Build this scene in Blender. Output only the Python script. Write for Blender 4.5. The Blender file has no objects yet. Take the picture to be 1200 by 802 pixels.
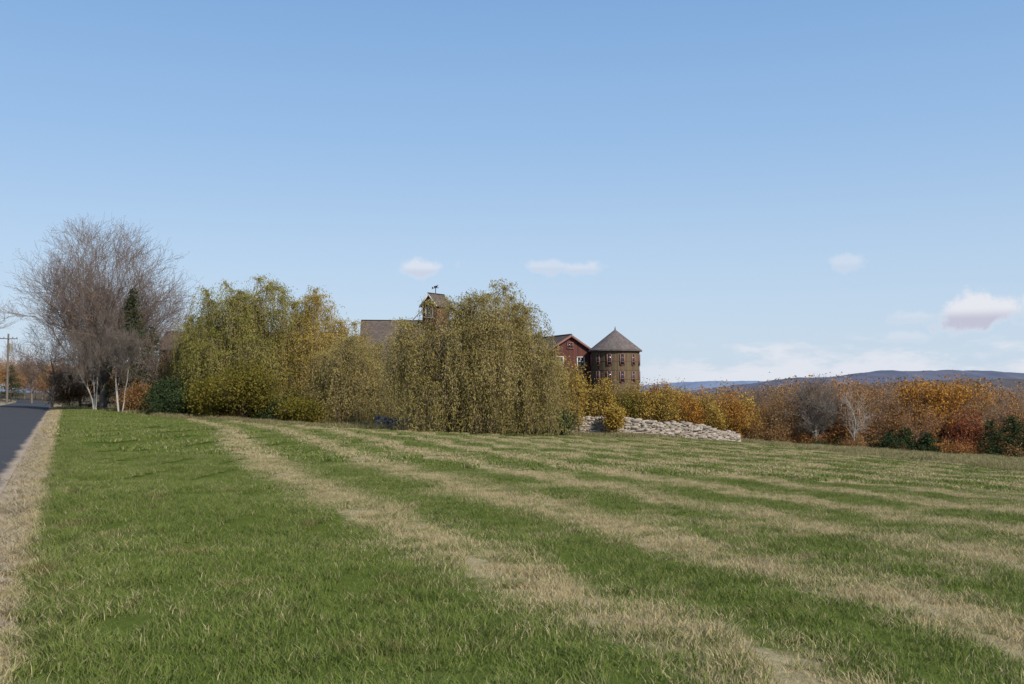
import bpy, math, random
import numpy as np
from mathutils import Vector, Matrix, noise as mnoise

scene = bpy.context.scene
scene.view_settings.view_transform = 'Standard'
scene.view_settings.look = 'None'
scene.view_settings.exposure = 0
rng = np.random.default_rng(7)
random.seed(7)
CAMZ = 1.75
def W(u, d): return ((u-600)/1200*d, d)
def zpix(v, d): return CAMZ + (460-v)/1200*d

# ------------------------------------------------------------ terrain
def sstep(a, b, x):
    t = np.clip((x-a)/(b-a), 0, 1); return t*t*(3-2*t)
RS = -0.441
def road_right(y): return -0.94 + RS*y
def hgt(x, y):
    x = np.asarray(x, float); y = np.asarray(y, float)
    z = -0.044*np.clip(x, -150, 120) - 0.02*np.clip(y, -60, 260)
    z = z - 0.022*np.clip(x-14, 0, 80)*sstep(25, 60, y)
    s1 = y - (101 - 0.12*(x-20))
    s1 = s1*sstep(-5, 22, x)
    s2 = (x-47)*0.9
    s = np.maximum(np.maximum(s1, s2), 0)
    D = np.where(s < 8, 0.011*s*s, 0.704+0.17*(s-8))
    D = np.where(s > 75, 0.704+0.17*67+0.035*(s-75), D)
    D = np.minimum(D, 46)
    z = z - D
    off = x-road_right(y)
    m = sstep(0.5, 3.0, off)
    und = 0.05*np.sin(x*0.55+1.3)*np.sin(y*0.33+0.4) + 0.03*np.sin(x*1.3-y*0.9) + 0.12*np.sin(x*0.13+0.5)*np.sin(y*0.09)
    z = z + m*und*(1-sstep(80, 140, y))
    z = z + 0.20*sstep(0.45, 1.9, off)*(1-0.6*sstep(2.5, 9, off))*(1-sstep(80, 120, y))
    return z
def H1(x, y): return float(hgt(x, y))

# ------------------------------------------------------------ material helpers
def newmat(name):
    m = bpy.data.materials.new(name); m.use_nodes = True
    nt = m.node_tree; nt.nodes.clear()
    out = nt.nodes.new('ShaderNodeOutputMaterial')
    return m, nt, out
class NB:
    def __init__(s, nt): s.nt = nt; s.N = nt.nodes; s.L = nt.links
    def set(s, sock, v):
        if isinstance(v, bpy.types.NodeSocket): s.L.new(v, sock)
        elif v is not None: sock.default_value = v
    def math(s, op, a, b=None, c=None, clamp=False):
        n = s.N.new('ShaderNodeMath'); n.operation = op; n.use_clamp = clamp
        s.set(n.inputs[0], a)
        if b is not None: s.set(n.inputs[1], b)
        if c is not None: s.set(n.inputs[2], c)
        return n.outputs[0]
    def mr(s, v, a, b, c=0.0, d=1.0, smooth=True):
        n = s.N.new('ShaderNodeMapRange'); n.interpolation_type = 'SMOOTHSTEP' if smooth else 'LINEAR'
        s.set(n.inputs[0], v); s.set(n.inputs[1], a); s.set(n.inputs[2], b); s.set(n.inputs[3], c); s.set(n.inputs[4], d)
        return n.outputs[0]
    def noise(s, vec, scale, detail=3, rough=0.5, dist=0.0):
        n = s.N.new('ShaderNodeTexNoise'); s.set(n.inputs['Vector'], vec)
        n.inputs['Scale'].default_value = scale; n.inputs['Detail'].default_value = detail
        n.inputs['Roughness'].default_value = rough; n.inputs['Distortion'].default_value = dist
        return n.outputs['Fac']
    def mix(s, f, a, b, mode='MIX'):
        n = s.N.new('ShaderNodeMix'); n.data_type = 'RGBA'; n.blend_type = mode
        s.set(n.inputs[0], f)
        s.set(n.inputs[6], a if isinstance(a, bpy.types.NodeSocket) else (*a, 1)[:4])
        s.set(n.inputs[7], b if isinstance(b, bpy.types.NodeSocket) else (*b, 1)[:4])
        return n.outputs[2]
    def ramp(s, f, stops):
        n = s.N.new('ShaderNodeValToRGB'); s.set(n.inputs[0], f)
        e = n.color_ramp.elements
        while len(e) < len(stops): e.new(0.5)
        for el, (p, c) in zip(e, stops): el.position = p; el.color = (*c, 1)
        return n.outputs[0]
    def pos(s):
        return s.N.new('ShaderNodeNewGeometry').outputs['Position']
    def obj(s):
        return s.N.new('ShaderNodeTexCoord').outputs['Object']
    def sep(s, v):
        n = s.N.new('ShaderNodeSeparateXYZ'); s.set(n.inputs[0], v); return n.outputs
    def comb(s, x, y, z):
        n = s.N.new('ShaderNodeCombineXYZ')
        for i, v in enumerate((x, y, z)): s.set(n.inputs[i], v)
        return n.outputs[0]
    def attr(s, name):
        n = s.N.new('ShaderNodeAttribute'); n.attribute_name = name; return n.outputs['Fac']
    def diffuse(s, out, col, rough=0.9, bump=None, bstr=0.5, bdist=0.02, spec=0.15):
        p = s.N.new('ShaderNodeBsdfPrincipled'); s.set(p.inputs['Base Color'], col if isinstance(col, bpy.types.NodeSocket) else (*col, 1))
        p.inputs['Roughness'].default_value = rough; p.inputs['Specular IOR Level'].default_value = spec
        if bump is not None:
            b = s.N.new('ShaderNodeBump'); b.inputs['Strength'].default_value = bstr; b.inputs['Distance'].default_value = bdist
            s.set(b.inputs['Height'], bump); s.L.new(b.outputs[0], p.inputs['Normal'])
        s.L.new(p.outputs[0], out.inputs[0])
    def leaf(s, out, col, tr=0.35):
        a = s.N.new('ShaderNodeBsdfDiffuse'); b = s.N.new('ShaderNodeBsdfTranslucent'); m = s.N.new('ShaderNodeMixShader')
        s.set(a.inputs[0], col); s.set(b.inputs[0], col); m.inputs[0].default_value = tr
        s.L.new(a.outputs[0], m.inputs[1]); s.L.new(b.outputs[0], m.inputs[2]); s.L.new(m.outputs[0], out.inputs[0])

def tan_factor(nb):
    P = nb.pos(); x, y, z = nb.sep(P)
    n1 = nb.noise(P, 0.35, 1, 0.55); n2 = nb.noise(P, 1.5, 3, 0.65)
    c = nb.math('MULTIPLY_ADD', y, 0.366, x)
    c = nb.math('MULTIPLY_ADD', nb.math('SINE', nb.math('MULTIPLY', y, 0.075)), 0.7, nb.math('SUBTRACT', c, 0.35))
    cd = nb.math('ADD', c, nb.math('MULTIPLY', nb.math('SUBTRACT', n1, 0.5), 1.0))
    ph = nb.math('MULTIPLY', nb.math('SUBTRACT', cd, 3.85), 2*math.pi/3.45)
    w = nb.math('MULTIPLY_ADD', nb.math('COSINE', ph), 0.5, 0.5)
    wp = nb.math('POWER', w, 1.9)
    rightm = nb.mr(c, 1.9, 3.0)
    broad = nb.mr(c, 4.0, 11.0, 0.0, 1.0)
    f = nb.math('MULTIPLY', wp, nb.mr(n2, 0.3, 0.6, 0.4, 1.0))
    f = nb.math('MULTIPLY', f, rightm)
    patch = nb.math('MULTIPLY', nb.mr(nb.math('ADD', n2, n1), 0.95, 1.22), nb.math('MULTIPLY_ADD', broad, 0.40, 0.15))
    f = nb.math('ADD', nb.math('MULTIPLY', f, 0.95), patch)
    e1 = nb.mr(nb.math('ADD', x, nb.math('MULTIPLY', nb.math('SUBTRACT', y, 50), 0.07)), 25.0, 26.5)
    f = nb.math('ADD', f, nb.math('MULTIPLY', e1, 0.6))
    vd = nb.math('MULTIPLY_ADD', y, 0.441, nb.math('ADD', x, 0.94))
    vd = nb.math('SUBTRACT', vd, nb.math('MULTIPLY', y, 0.006))
    vv = nb.math('ADD', vd, nb.math('MULTIPLY', nb.math('SUBTRACT', n2, 0.5), 0.7))
    vg = nb.mr(vv, 0.75, 0.4)
    f = nb.math('ADD', f, vg, clamp=True)
    return f, n1, n2, P, vg

m_grass, nt, out = newmat('grass_blades'); nb = NB(nt)
f, n1, n2, P, vg = tan_factor(nb)
r = nb.attr('tint'); r2 = nb.attr('tint2')
sel = nb.mr(nb.math('SUBTRACT', nb.math('MULTIPLY_ADD', f, 1.0, 0.06), r), -0.12, 0.12)
green = nb.mix(nb.mr(n1, 0.3, 0.7), (0.086, 0.130, 0.020), (0.138, 0.182, 0.038))
green = nb.mix(r2, green, (0.20, 0.235, 0.068))
tan = nb.mix(r2, (0.31, 0.245, 0.12), (0.60, 0.50, 0.30))
brown = nb.mix(nb.math('MULTIPLY', nb.mr(n2, 0.56, 0.69), 0.5), green, (0.21, 0.15, 0.065))
nb.leaf(out, nb.mix(sel, brown, tan), 0.3)

m_ground, nt, out = newmat('ground_field'); nb = NB(nt)
f, n1, n2, P, vg = tan_factor(nb)
x, y, z = nb.sep(P)
fine = nb.noise(P, 14, 4, 0.7)
mid = nb.noise(P, 3.1, 4, 0.7)
green = nb.mix(fine, (0.045, 0.065, 0.012), (0.12, 0.15, 0.035))
tan = nb.mix(fine, (0.16, 0.13, 0.07), (0.44, 0.37, 0.22))
fs = nb.mr(nb.math('ADD', f, nb.math('MULTIPLY', nb.math('SUBTRACT', mid, 0.5), 0.9)), 0.2, 0.8)
col = nb.mix(fs, green, tan)
col = nb.mix(nb.math('MULTIPLY', vg, 0.8), col, nb.mix(fine, (0.25, 0.19, 0.13), (0.45, 0.36, 0.26)))
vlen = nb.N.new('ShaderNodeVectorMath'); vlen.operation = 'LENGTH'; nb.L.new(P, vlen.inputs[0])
forest_haze = nb.mix(nb.noise(P, 0.02, 6, 0.7), (0.07, 0.055, 0.04), (0.12, 0.10, 0.075))
forest_haze = nb.mix(nb.mr(vlen.outputs['Value'], 300, 2500), forest_haze, (0.14, 0.17, 0.22))  # painted distance haze: far woodland colour fades to blue-grey
col = nb.mix(nb.mr(vlen.outputs['Value'], 130, 200), col, forest_haze)
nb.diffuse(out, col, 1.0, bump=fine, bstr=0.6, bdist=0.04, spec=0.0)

m_road, nt, out = newmat('asphalt'); nb = NB(nt); P = nb.pos()
x, y, z = nb.sep(P)
cc = nb.math('MULTIPLY_ADD', y, 0.441, nb.math('ADD', x, 0.94))
pn = nb.noise(P, 60, 3, 0.7); bn = nb.noise(P, 0.5, 4, 0.6)
col = nb.mix(bn, (0.036, 0.036, 0.040), (0.060, 0.060, 0.065))
col = nb.mix(nb.math('MULTIPLY', pn, 0.5), col, (0.10, 0.10, 0.102))
edge = nb.mr(nb.math('ADD', cc, nb.math('MULTIPLY', bn, 0.5)), -0.05, 0.2)
col = nb.mix(edge, col, (0.34, 0.27, 0.20))
nb.diffuse(out, col, 0.95, bump=pn, bstr=0.4, bdist=0.01, spec=0.08)

def leafmat(name, stops, big=0.35, objrand=0.0, tr=0.3, bigw=0.4):
    m, nt, out = newmat(name); nb = NB(nt)
    P = nb.pos(); n = nb.noise(P, big, 2, 0.6)
    t = nb.attr('tint')
    v = nb.math('ADD', nb.math('MULTIPLY', t, 1-bigw), nb.math('MULTIPLY', nb.mr(n, 0.3, 0.7, smooth=False), bigw))
    if objrand:
        oi = nb.N.new('ShaderNodeObjectInfo')
        v = nb.math('ADD', nb.math('MULTIPLY', v, 1-objrand), nb.math('MULTIPLY', oi.outputs['Random'], objrand))
    c = nb.ramp(v, stops)
    nb.leaf(out, c, tr); return m

def barkmat(name, a, b, sc=3.0):
    m, nt, out = newmat(name); nb = NB(nt)
    P = nb.obj(); n = nb.noise(P, sc, 4, 0.7)
    nb.diffuse(out, nb.mix(n, a, b), 0.95, bump=n, bstr=0.5, bdist=0.03, spec=0.05); return m
bark_grey = barkmat('bark_grey', (0.095, 0.078, 0.064), (0.24, 0.20, 0.17))
bark_twig = barkmat('bark_twig', (0.15, 0.105, 0.082), (0.27, 0.205, 0.165))
bark_white = barkmat('bark_white', (0.22, 0.20, 0.17), (0.50, 0.47, 0.42), 2.0)
bark_brown = barkmat('bark_brown', (0.05, 0.035, 0.025), (0.13, 0.095, 0.065))

willow_a = leafmat('willow_leaves_green', [(0.0, (0.10, 0.10, 0.025)), (0.4, (0.24, 0.225, 0.06)), (0.75, (0.38, 0.32, 0.10)), (1, (0.50, 0.41, 0.15))], tr=0.35, big=0.5)
willow_b = leafmat('willow_leaves_gold', [(0.0, (0.16, 0.12, 0.03)), (0.4, (0.36, 0.265, 0.065)), (0.75, (0.48, 0.36, 0.11)), (1, (0.56, 0.43, 0.17))], tr=0.35, big=0.5)
willow_c = leafmat('willow_leaves_olive', [(0.0, (0.12, 0.10, 0.035)), (0.4, (0.28, 0.225, 0.08)), (0.75, (0.40, 0.325, 0.13)), (1, (0.50, 0.41, 0.20))], tr=0.35, big=0.5)
lf_yellow = leafmat('yellow_leaves', [(0.0, (0.20, 0.12, 0.03)), (0.5, (0.44, 0.29, 0.06)), (1, (0.62, 0.46, 0.14))])
lf_yg = leafmat('yellow_green_leaves', [(0.0, (0.06, 0.06, 0.015)), (0.5, (0.17, 0.145, 0.028)), (1, (0.34, 0.26, 0.05))])
lf_orange = leafmat('orange_leaves', [(0.0, (0.20, 0.08, 0.018)), (0.5, (0.44, 0.21, 0.04)), (1, (0.56, 0.32, 0.08))])
lf_red = leafmat('red_leaves', [(0.0, (0.13, 0.04, 0.025)), (0.6, (0.31, 0.10, 0.045)), (1, (0.38, 0.17, 0.07))])
lf_mixed = leafmat('autumn_leaves', [(0.0, (0.13, 0.12, 0.05)), (0.2, (0.25, 0.16, 0.08)), (0.4, (0.38, 0.19, 0.07)), (0.55, (0.29, 0.18, 0.09)), (0.7, (0.42, 0.27, 0.09)), (0.85, (0.36, 0.15, 0.055)), (1, (0.18, 0.18, 0.06))], objrand=0.65)
lf_rust = leafmat('rust_leaves', [(0.0, (0.18, 0.10, 0.055)), (0.5, (0.40, 0.19, 0.065)), (1, (0.48, 0.28, 0.10))], objrand=0.4)
lf_dark = leafmat('evergreen_needles', [(0.0, (0.02, 0.03, 0.015)), (0.5, (0.04, 0.06, 0.025)), (1, (0.085, 0.11, 0.045))], tr=0.1)
lf_bud = leafmat('maple_buds', [(0.0, (0.16, 0.10, 0.07)), (1, (0.32, 0.21, 0.14))])

# ------------------------------------------------------------ mesh helpers
def link(o, parent=None):
    scene.collection.objects.link(o)
    if parent is not None: o.parent = parent
    return o
def mesh_np(name, V, F, mats, tint=None, tint2=None, matidx=None, smooth=False):
    me = bpy.data.meshes.new(name)
    V = np.asarray(V, np.float32); F = np.asarray(F, np.int32); k = F.shape[1]
    me.vertices.add(len(V)); me.vertices.foreach_set('co', V.ravel())
    me.loops.add(F.size); me.loops.foreach_set('vertex_index', F.ravel())
    me.polygons.add(len(F)); me.polygons.foreach_set('loop_start', np.arange(0, F.size, k, dtype=np.int32))
    for m in mats: me.materials.append(m)
    if matidx is not None: me.polygons.foreach_set('material_index', np.asarray(matidx, np.int32))
    if smooth: me.polygons.foreach_set('use_smooth', np.ones(len(F), bool))
    for nm, t in (('tint', tint), ('tint2', tint2)):
        if t is not None:
            a = me.attributes.new(nm, 'FLOAT', 'FACE'); a.data.foreach_set('value', np.asarray(t, np.float32))
    me.update(calc_edges=True)
    return me
def frames(d):
    d = d/np.maximum(np.linalg.norm(d, axis=1, keepdims=True), 1e-9)
    ref = np.where(np.abs(d[:, 2:3]) > 0.9, np.array([[1., 0, 0]]), np.array([[0., 0, 1]]))
    a = np.cross(d, ref); a /= np.linalg.norm(a, axis=1, keepdims=True)
    return d, a, np.cross(d, a)
def tubes(segs, sides=4):
    S = np.array(segs, float).reshape(-1, 8)
    p0, p1, r0, r1 = S[:, :3], S[:, 3:6], S[:, 6], S[:, 7]
    d, a, b = frames(p1-p0)
    p1 = p1 + d*r1[:, None]*0.3
    V = []
    for p, rr in ((p0, r0), (p1, r1)):
        for k in range(sides):
            t = 2*math.pi*k/sides
            V.append(p + (a*math.cos(t)+b*math.sin(t))*rr[:, None])
    V = np.stack(V, 1); n = len(S)
    base = np.arange(n)[:, None]*(2*sides)
    F = []
    for k in range(sides):
        k2 = (k+1) % sides
        F.append(np.concatenate([base+k, base+k2, base+sides+k2, base+sides+k], 1))
    return V.reshape(-1, 3), np.stack(F, 1).reshape(-1, 4)
def leafquads(C, size, aspect=0.5, rg=rng, direc=None):
    n = len(C)
    d = rg.normal(size=(n, 3)) if direc is None else direc
    d, a, b = frames(d)
    t = rg.uniform(0, 2*math.pi, n)[:, None]
    s = a*np.cos(t)+b*np.sin(t)
    L = size*rg.uniform(0.6, 1.4, n)[:, None]
    V = np.stack([C-d*L/2, C+s*L*aspect/2, C+d*L/2, C-s*L*aspect/2], 1).reshape(-1, 3)
    F = np.arange(4*n).reshape(-1, 4)
    return V, F
def combine(name, woodsegs, woodmat, leafC=None, leafmat_=None, lsize=0.15, aspect=0.5, tints=None, direc=None, rg=rng, bigr=0.06, twigmat=None):
    Vs, Fs, mi, ti = [], [], [], []; off = 0
    S = np.array(woodsegs, float)
    big = S[:, 6] > bigr
    for sub, sides, idx in ((S[big], 7, 0), (S[~big], 3, 1)):
        if len(sub):
            V, F = tubes(sub, sides); Vs.append(V); Fs.append(F+off); off += len(V)
            mi.append(np.full(len(F), idx)); ti.append(np.full(len(F), 0.5))
    if leafC is not None and len(leafC):
        V, F = leafquads(leafC, lsize, aspect, rg=rg, direc=direc)
        Vs.append(V); Fs.append(F+off); mi.append(np.full(len(F), 2))
        ti.append(tints if tints is not None else rg.uniform(0, 1, len(F)))
    return mesh_np(name, np.concatenate(Vs), np.concatenate(Fs), [woodmat, twigmat or woodmat, leafmat_ or woodmat], tint=np.concatenate(ti), matidx=np.concatenate(mi))

def vrot(d, ang, az):
    d = Vector(d); ax = d.orthogonal().normalized()
    ax.rotate(Matrix.Rotation(az, 3, d)); q = d.copy(); q.rotate(Matrix.Rotation(ang, 3, ax)); return q
def grow(rd, segs, tips, p, d, L, r, lev, levels, kids=(1, 2), ang=(25, 50), ratio=0.68, trop=0.06, wob=0.13, tipmin=1, trunk=0.25):
    n = 4 if lev == 0 else 3
    az = rd.uniform(0, 6.28)
    for i in range(n):
        d = (d + Vector((rd.gauss(0, wob), rd.gauss(0, wob), rd.gauss(0, wob)+trop))).normalized()
        q = p + d*(L/n); r1 = r*(0.82 if lev == 0 else 0.75)
        segs.append((*p, *q, r, r1)); p = q; r = r1
        if lev < levels and (lev > 0 or i >= int(n*trunk*1.8)):
            for _ in range(rd.randint(*kids) if i < n-1 else kids[1]):
                az += 2.4+rd.uniform(-.4, .4)
                grow(rd, segs, tips, p, vrot(d, math.radians(rd.uniform(*ang)), az), L*ratio*rd.uniform(0.75, 1.1), max(r*rd.uniform(0.5, 0.7), 0.008), lev+1, levels, kids, ang, ratio, trop, wob, tipmin, trunk)
    if lev >= levels-tipmin: tips.append(tuple(p))
def crown_tree(seed, H, Wd, nlimb=26, sub=2, r0=0.3, zc=0.58, zr=0.42, fork=(0.14, 0.5), subL=0.13, trop=0.06, minr=0.007, kids=(1, 2), surf=(0.7, 0.95), per=2, smin=-0.55):
    """trunk + limbs reaching an uneven ovoid crown, twigs grown from the limbs"""
    rd = random.Random(seed); segs = []; tips = []
    R = Wd/2; ph = [rd.uniform(0, 6.28) for _ in range(4)]
    tr = []; p = Vector((0, 0, -0.3)); n = 9; top = H*0.72
    for i in range(n):
        q = Vector((0.012*H*math.sin(i*1.1+ph[0])*i/n*2, 0.012*H*math.cos(i*0.9+ph[1])*i/n*2, -0.3+(top+0.3)*(i+1)/n))
        segs.append((*p, *q, r0*(1-i/n*0.88), r0*(1-(i+1)/n*0.88))); tr.append(q); p = q
    def trunk_at(z):
        for k in range(len(tr)-1):
            if tr[k+1].z >= z: return tr[k].lerp(tr[k+1], max(0, min(1, (z-tr[k].z)/(tr[k+1].z-tr[k].z))))
        return tr[-1]
    for i in range(nlimb):
        s = rd.uniform(smin, 1.0); az = i*2.399+rd.uniform(-.3, .3); c = math.sqrt(max(0, 1-s*s)) if s > 0 else math.cos(s*1.3)
        k = rd.uniform(*surf)*(1+0.10*math.sin(2*az+ph[2])+0.07*math.sin(3*az+4*s+ph[3]))
        head = Vector((c*R*0.9*k*math.cos(az), c*R*0.9*k*math.sin(az), H*zc+s*H*zr*0.9*k))
        zs = min(H*rd.uniform(*fork), head.z*0.75); st = trunk_at(zs)
        prev = st; npt = 6; r = r0*0.42*(1-zs/H*0.6); ln = (head-st).length
        for j in range(1, npt+1):
            t = j/npt
            q = st.lerp(head, t) + Vector((rd.gauss(0, .02), rd.gauss(0, .02), rd.gauss(0, .02)))*ln - Vector((0, 0, 1))*math.sin(t*math.pi)*ln*0.10
            r1 = r*0.74; segs.append((*prev, *q, r, r1)); d = (q-prev).normalized(); prev = q; r = r1
            if j >= 2:
                for _ in range(per if j < npt else 3):
                    dd = vrot(d, math.radians(rd.uniform(15, 60)), rd.uniform(0, 6.28))
                    grow(rd, segs, tips, q, dd, H*subL*rd.uniform(0.7, 1.25), max(r*0.55, .012), 1, 1+sub, kids, (22, 50), 0.7, trop, 0.13, 1)
    S = np.array(segs); T = np.array(tips); S[:, 6:] = np.clip(S[:, 6:], minr, None)
    f = H/np.percentile(T[:, 2], 99.7); S[:, [2, 5]] *= f; T[:, 2] *= f
    return S, T
def grow_tree(seed, H, Wd, levels=5, trunk=0.25, r0=0.25, kids=(2, 3), ang=(25, 50), ratio=0.68, trop=0.08, wob=0.12, stems=1, lean=0.0):
    rd = random.Random(seed); segs = []; tips = []
    for s in range(stems):
        a = rd.uniform(0, 6.28); t = 0 if stems == 1 else rd.uniform(0.1, 0.5)
        grow(rd, segs, tips, Vector((math.cos(a)*0.15*(stems > 1), math.sin(a)*0.15*(stems > 1), 0)), Vector((math.cos(a)*t+lean, math.sin(a)*t, 1)).normalized(), H*0.42, r0, 0, levels, kids, ang, ratio, trop, wob, 1, trunk)
    S = np.array(segs); T = np.array(tips)
    zm = np.percentile(T[:, 2], 99.5); rm = np.percentile(np.hypot(T[:, 0], T[:, 1]), 95)
    sc = np.array([Wd/2/rm, Wd/2/rm, H/zm])
    S[:, :3] *= sc; S[:, 3:6] *= sc; T = T*sc
    S[S[:, 2] < 0.02, 2] -= 0.3
    S[:, 6:] = np.clip(S[:, 6:], 0.006, None)
    return S, T

def leafy(name, seed, H, Wd, lm, bark=bark_brown, nleaf=6, lsize=0.22, spread=0.35, levels=4, **kw):
    rg = np.random.default_rng(seed)
    S, T = grow_tree(seed, H, Wd, levels=levels, **kw)
    C = np.repeat(T, nleaf, 0); C = C + rg.normal(size=C.shape)*spread
    C[:, 2] = np.maximum(C[:, 2], 0.1)
    ti = np.repeat(rg.uniform(0, 1, len(T)), nleaf)*0.6 + rg.uniform(0, 0.4, len(C))
    return combine(name, S, bark, C, lm, lsize, 0.6, ti, rg=rg)
def leafy2(name, seed, H, Wd, lm, bark=bark_grey, nleaf=5, lsize=0.24, spread=0.3, nlimb=20, keep=0.85, **kw):
    rg = np.random.default_rng(seed)
    S, T = crown_tree(seed, H, Wd, nlimb=nlimb, sub=1, r0=0.2, fork=(0.1, 0.6), zc=0.55, zr=0.45, subL=0.14, **kw)
    T = T[rg.uniform(size=len(T)) < keep]
    C = np.repeat(T, nleaf, 0); C = C + rg.normal(size=C.shape)*spread
    ti = np.repeat(rg.uniform(0, 1, len(T)), nleaf)*0.6 + rg.uniform(0, 0.4, len(C))
    return combine(name, S, bark, C, lm, lsize, 0.6, ti, rg=rg, twigmat=bark_twig)

def place(name, me, x, y, rz=0.0, s=1.0, dz=0.0, parent=None):
    o = bpy.data.objects.new(name, me); o.location = (x, y, H1(x, y)+dz); o.rotation_euler = (0, 0, rz); o.scale = (s, s, s)
    return link(o, parent)

def willow(name, seed, Ht, Rx, lm, nheads=110, nstr=26, Ry=None, lean=0.0, lsz=0.16, low=-0.45):
    """weeping crown: heads fill a rounded dome, arching sprays hang from each"""
    rg = np.random.default_rng(seed); Ry = Ry or Rx
    segs = []; fork = np.array([0, 0, Ht*0.13]); segs.append((0, 0, -0.4, *fork, 0.30, 0.26))
    ph = rg.uniform(0, 6.28, 4); heads = []
    for i in range(nheads):
        s = rg.uniform(low, 1.0); az = i*2.399+rg.uniform(-.5, .5)
        c = (1-s**2.1)**(1/2.1) if s > 0 else 1.0
        k = rg.uniform(0.3, 1.0)**0.45*(1+0.08*math.sin(2*az+ph[0])+0.07*math.sin(3*az+ph[1]+3*s)+0.04*math.sin(7*az+ph[2]))
        heads.append(np.array([c*math.cos(az)*(Rx-1.0)*k+lean*s, c*math.sin(az)*(Ry-1.0)*k, Ht*0.40+s*(Ht*0.57-0.15)*(min(k, 1.03) if s > 0 else 1)]))
    prim = heads[::4]; limbpts = []
    for h in prim:
        prev = fork; npt = 6; r = 0.13
        for j in range(1, npt+1):
            t = j/npt; q = fork*(1-t)+h*t; q = q+np.array([0, 0, math.sin(t*math.pi)*0.8])+rg.normal(size=3)*0.14*(j < npt)
            segs.append((*prev, *q, r, r*0.72)); prev = q; r *= 0.72
            if j >= 3: limbpts.append((q, r))
    LP = np.array([q for q, _ in limbpts])
    for i, h in enumerate(heads):
        if i % 4 == 0: continue
        d = np.linalg.norm(LP-h, axis=1)+np.maximum(0, LP[:, 2]-h[2]+0.3)*1.5; b = LP[np.argmin(d)]
        m = (b+h)/2+np.array([0, 0, 0.2]); segs.append((*b, *m, 0.045, 0.032)); segs.append((*m, *h, 0.032, 0.02))
    Cs, Ds, Ts = [], [], []
    for h in heads:
        outd = np.array([h[0]/Rx, h[1]/Ry, 0.0]); htint = rg.uniform(0, 1); hr = np.linalg.norm(outd)
        for s in range(int(nstr*rg.uniform(0.5, 1.5))):
            a = rg.uniform(0, 2*math.pi); rad = rg.uniform(0.2, 2.0)
            dirh = np.array([math.cos(a), math.sin(a), 0])+outd*0.6; dirh /= max(np.linalg.norm(dirh), .2)
            L = min(max(0.8, h[2]-0.1)+0.4*rad, rg.gamma(3.0, 0.55)+0.8+0.4*rad+(1.5 if hr > 0.6 and rg.uniform() < 0.3 else 0))
            nn = max(6, int(L/0.08)); t = np.linspace(0, 1, nn); sl = t*L
            hor = rad*(1-np.exp(-sl/0.9)); up = (0.1+0.5*rg.uniform())*np.sin(np.clip(sl/1.3, 0, 1)*math.pi)*min(rad, 1.0)
            sway = 0.10*np.sin(sl*1.3+rg.uniform(0, 6))
            c = h[None, :] + dirh[None, :]*(hor+sway)[:, None]; c[:, 2] += up - np.maximum(0, sl-0.5*rad)*0.95 - 0.12*rad*t
            c[:, 0] += 0.06*sl
            if s % 3 == 0:
                idx = np.linspace(0, nn-1, max(2, nn//12)).astype(int)
                for aa, bb in zip(idx[:-1], idx[1:]): segs.append((*c[aa], *c[bb], 0.010, 0.007))
            keep = rg.uniform(size=nn) < 0.9
            tang = np.gradient(c, axis=0)[keep]; tang /= np.maximum(np.linalg.norm(tang, axis=1, keepdims=True), 1e-6)
            c = c[keep] + rg.normal(size=(keep.sum(), 3))*np.array([0.10, 0.10, 0.06])
            Cs.append(c); Ds.append(tang+rg.normal(size=c.shape)*0.45); Ts.append(np.full(len(c), htint*0.45+rg.uniform(0, 0.3))+rg.uniform(0, 0.25, len(c)))
    C = np.concatenate(Cs); D = np.concatenate(Ds); T = np.concatenate(Ts)
    ok = C[:, 2] > 0.1; C, D, T = C[ok], D[ok], T[ok]
    return combine(name, segs, bark_brown, C, lm, lsz, 0.34, T, D, rg=rg, twigmat=bark_twig)

def conifer(name, seed, H, R, lm, n=260, per=30, base=0.08, lsz=0.2, irr=0.25, pw=0.75):
    rg = np.random.default_rng(seed); segs = []; Cs = []; Ts = []
    for i in range(8):
        segs.append((0, 0, -0.3+i*H/8, 0, 0, i*H/8+H/8-0.3*(i == 7), 0.018*H*(1-i/8.5), 0.018*H*(1-(i+1)/8.5)))
    for i in range(n):
        t = base+(1-base)*rg.uniform()**0.9; z = t*H; L = R*((1-t)**pw)*rg.uniform(1-irr*2, 1.05)+0.1
        a = rg.uniform(0, 6.283); d = np.array([math.cos(a), math.sin(a), rg.uniform(-0.25, 0.2)])
        e = np.array([0, 0, z])+d*L; segs.append((0, 0, z, *e, 0.025, 0.01))
        k = max(6, int(per*L/R)+4); s = rg.uniform(0.2, 1.0, k)[:, None]
        c = np.array([0, 0, z])+d*L*s+rg.normal(size=(k, 3))*np.array([0.18, 0.18, 0.08])*(0.5+L*0.3); Cs.append(c); Ts.append(np.full(k, rg.uniform(0, .5))+rg.uniform(0, .5, k))
    return combine(name, segs, bark_brown, np.concatenate(Cs), lm, lsz, 0.45, np.concatenate(Ts), rg=rg)

# ------------------------------------------------------------ ground sheet
def axis(lim0, lim1, n, k):
    t = np.linspace(-1, 1, n); s = np.sinh(t*k)/math.sinh(k); return np.where(s < 0, -s*lim0, s*lim1)
gx = axis(-7000, 7000, 421, 7.2); gy = axis(-400, 9000, 421, 7.0)+20
X, Y = np.meshgrid(gx, gy); Z = hgt(X, Y)
V = np.stack([X, Y, Z], -1).reshape(-1, 3); nx, ny = len(gx), len(gy)
i = np.arange(nx-1)[None, :]+np.arange(ny-1)[:, None]*nx
F = np.stack([i, i+1, i+nx+1, i+nx], -1).reshape(-1, 4)
link(bpy.data.objects.new('ground', mesh_np('ground', V, F, [m_ground], smooth=True)))

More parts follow.
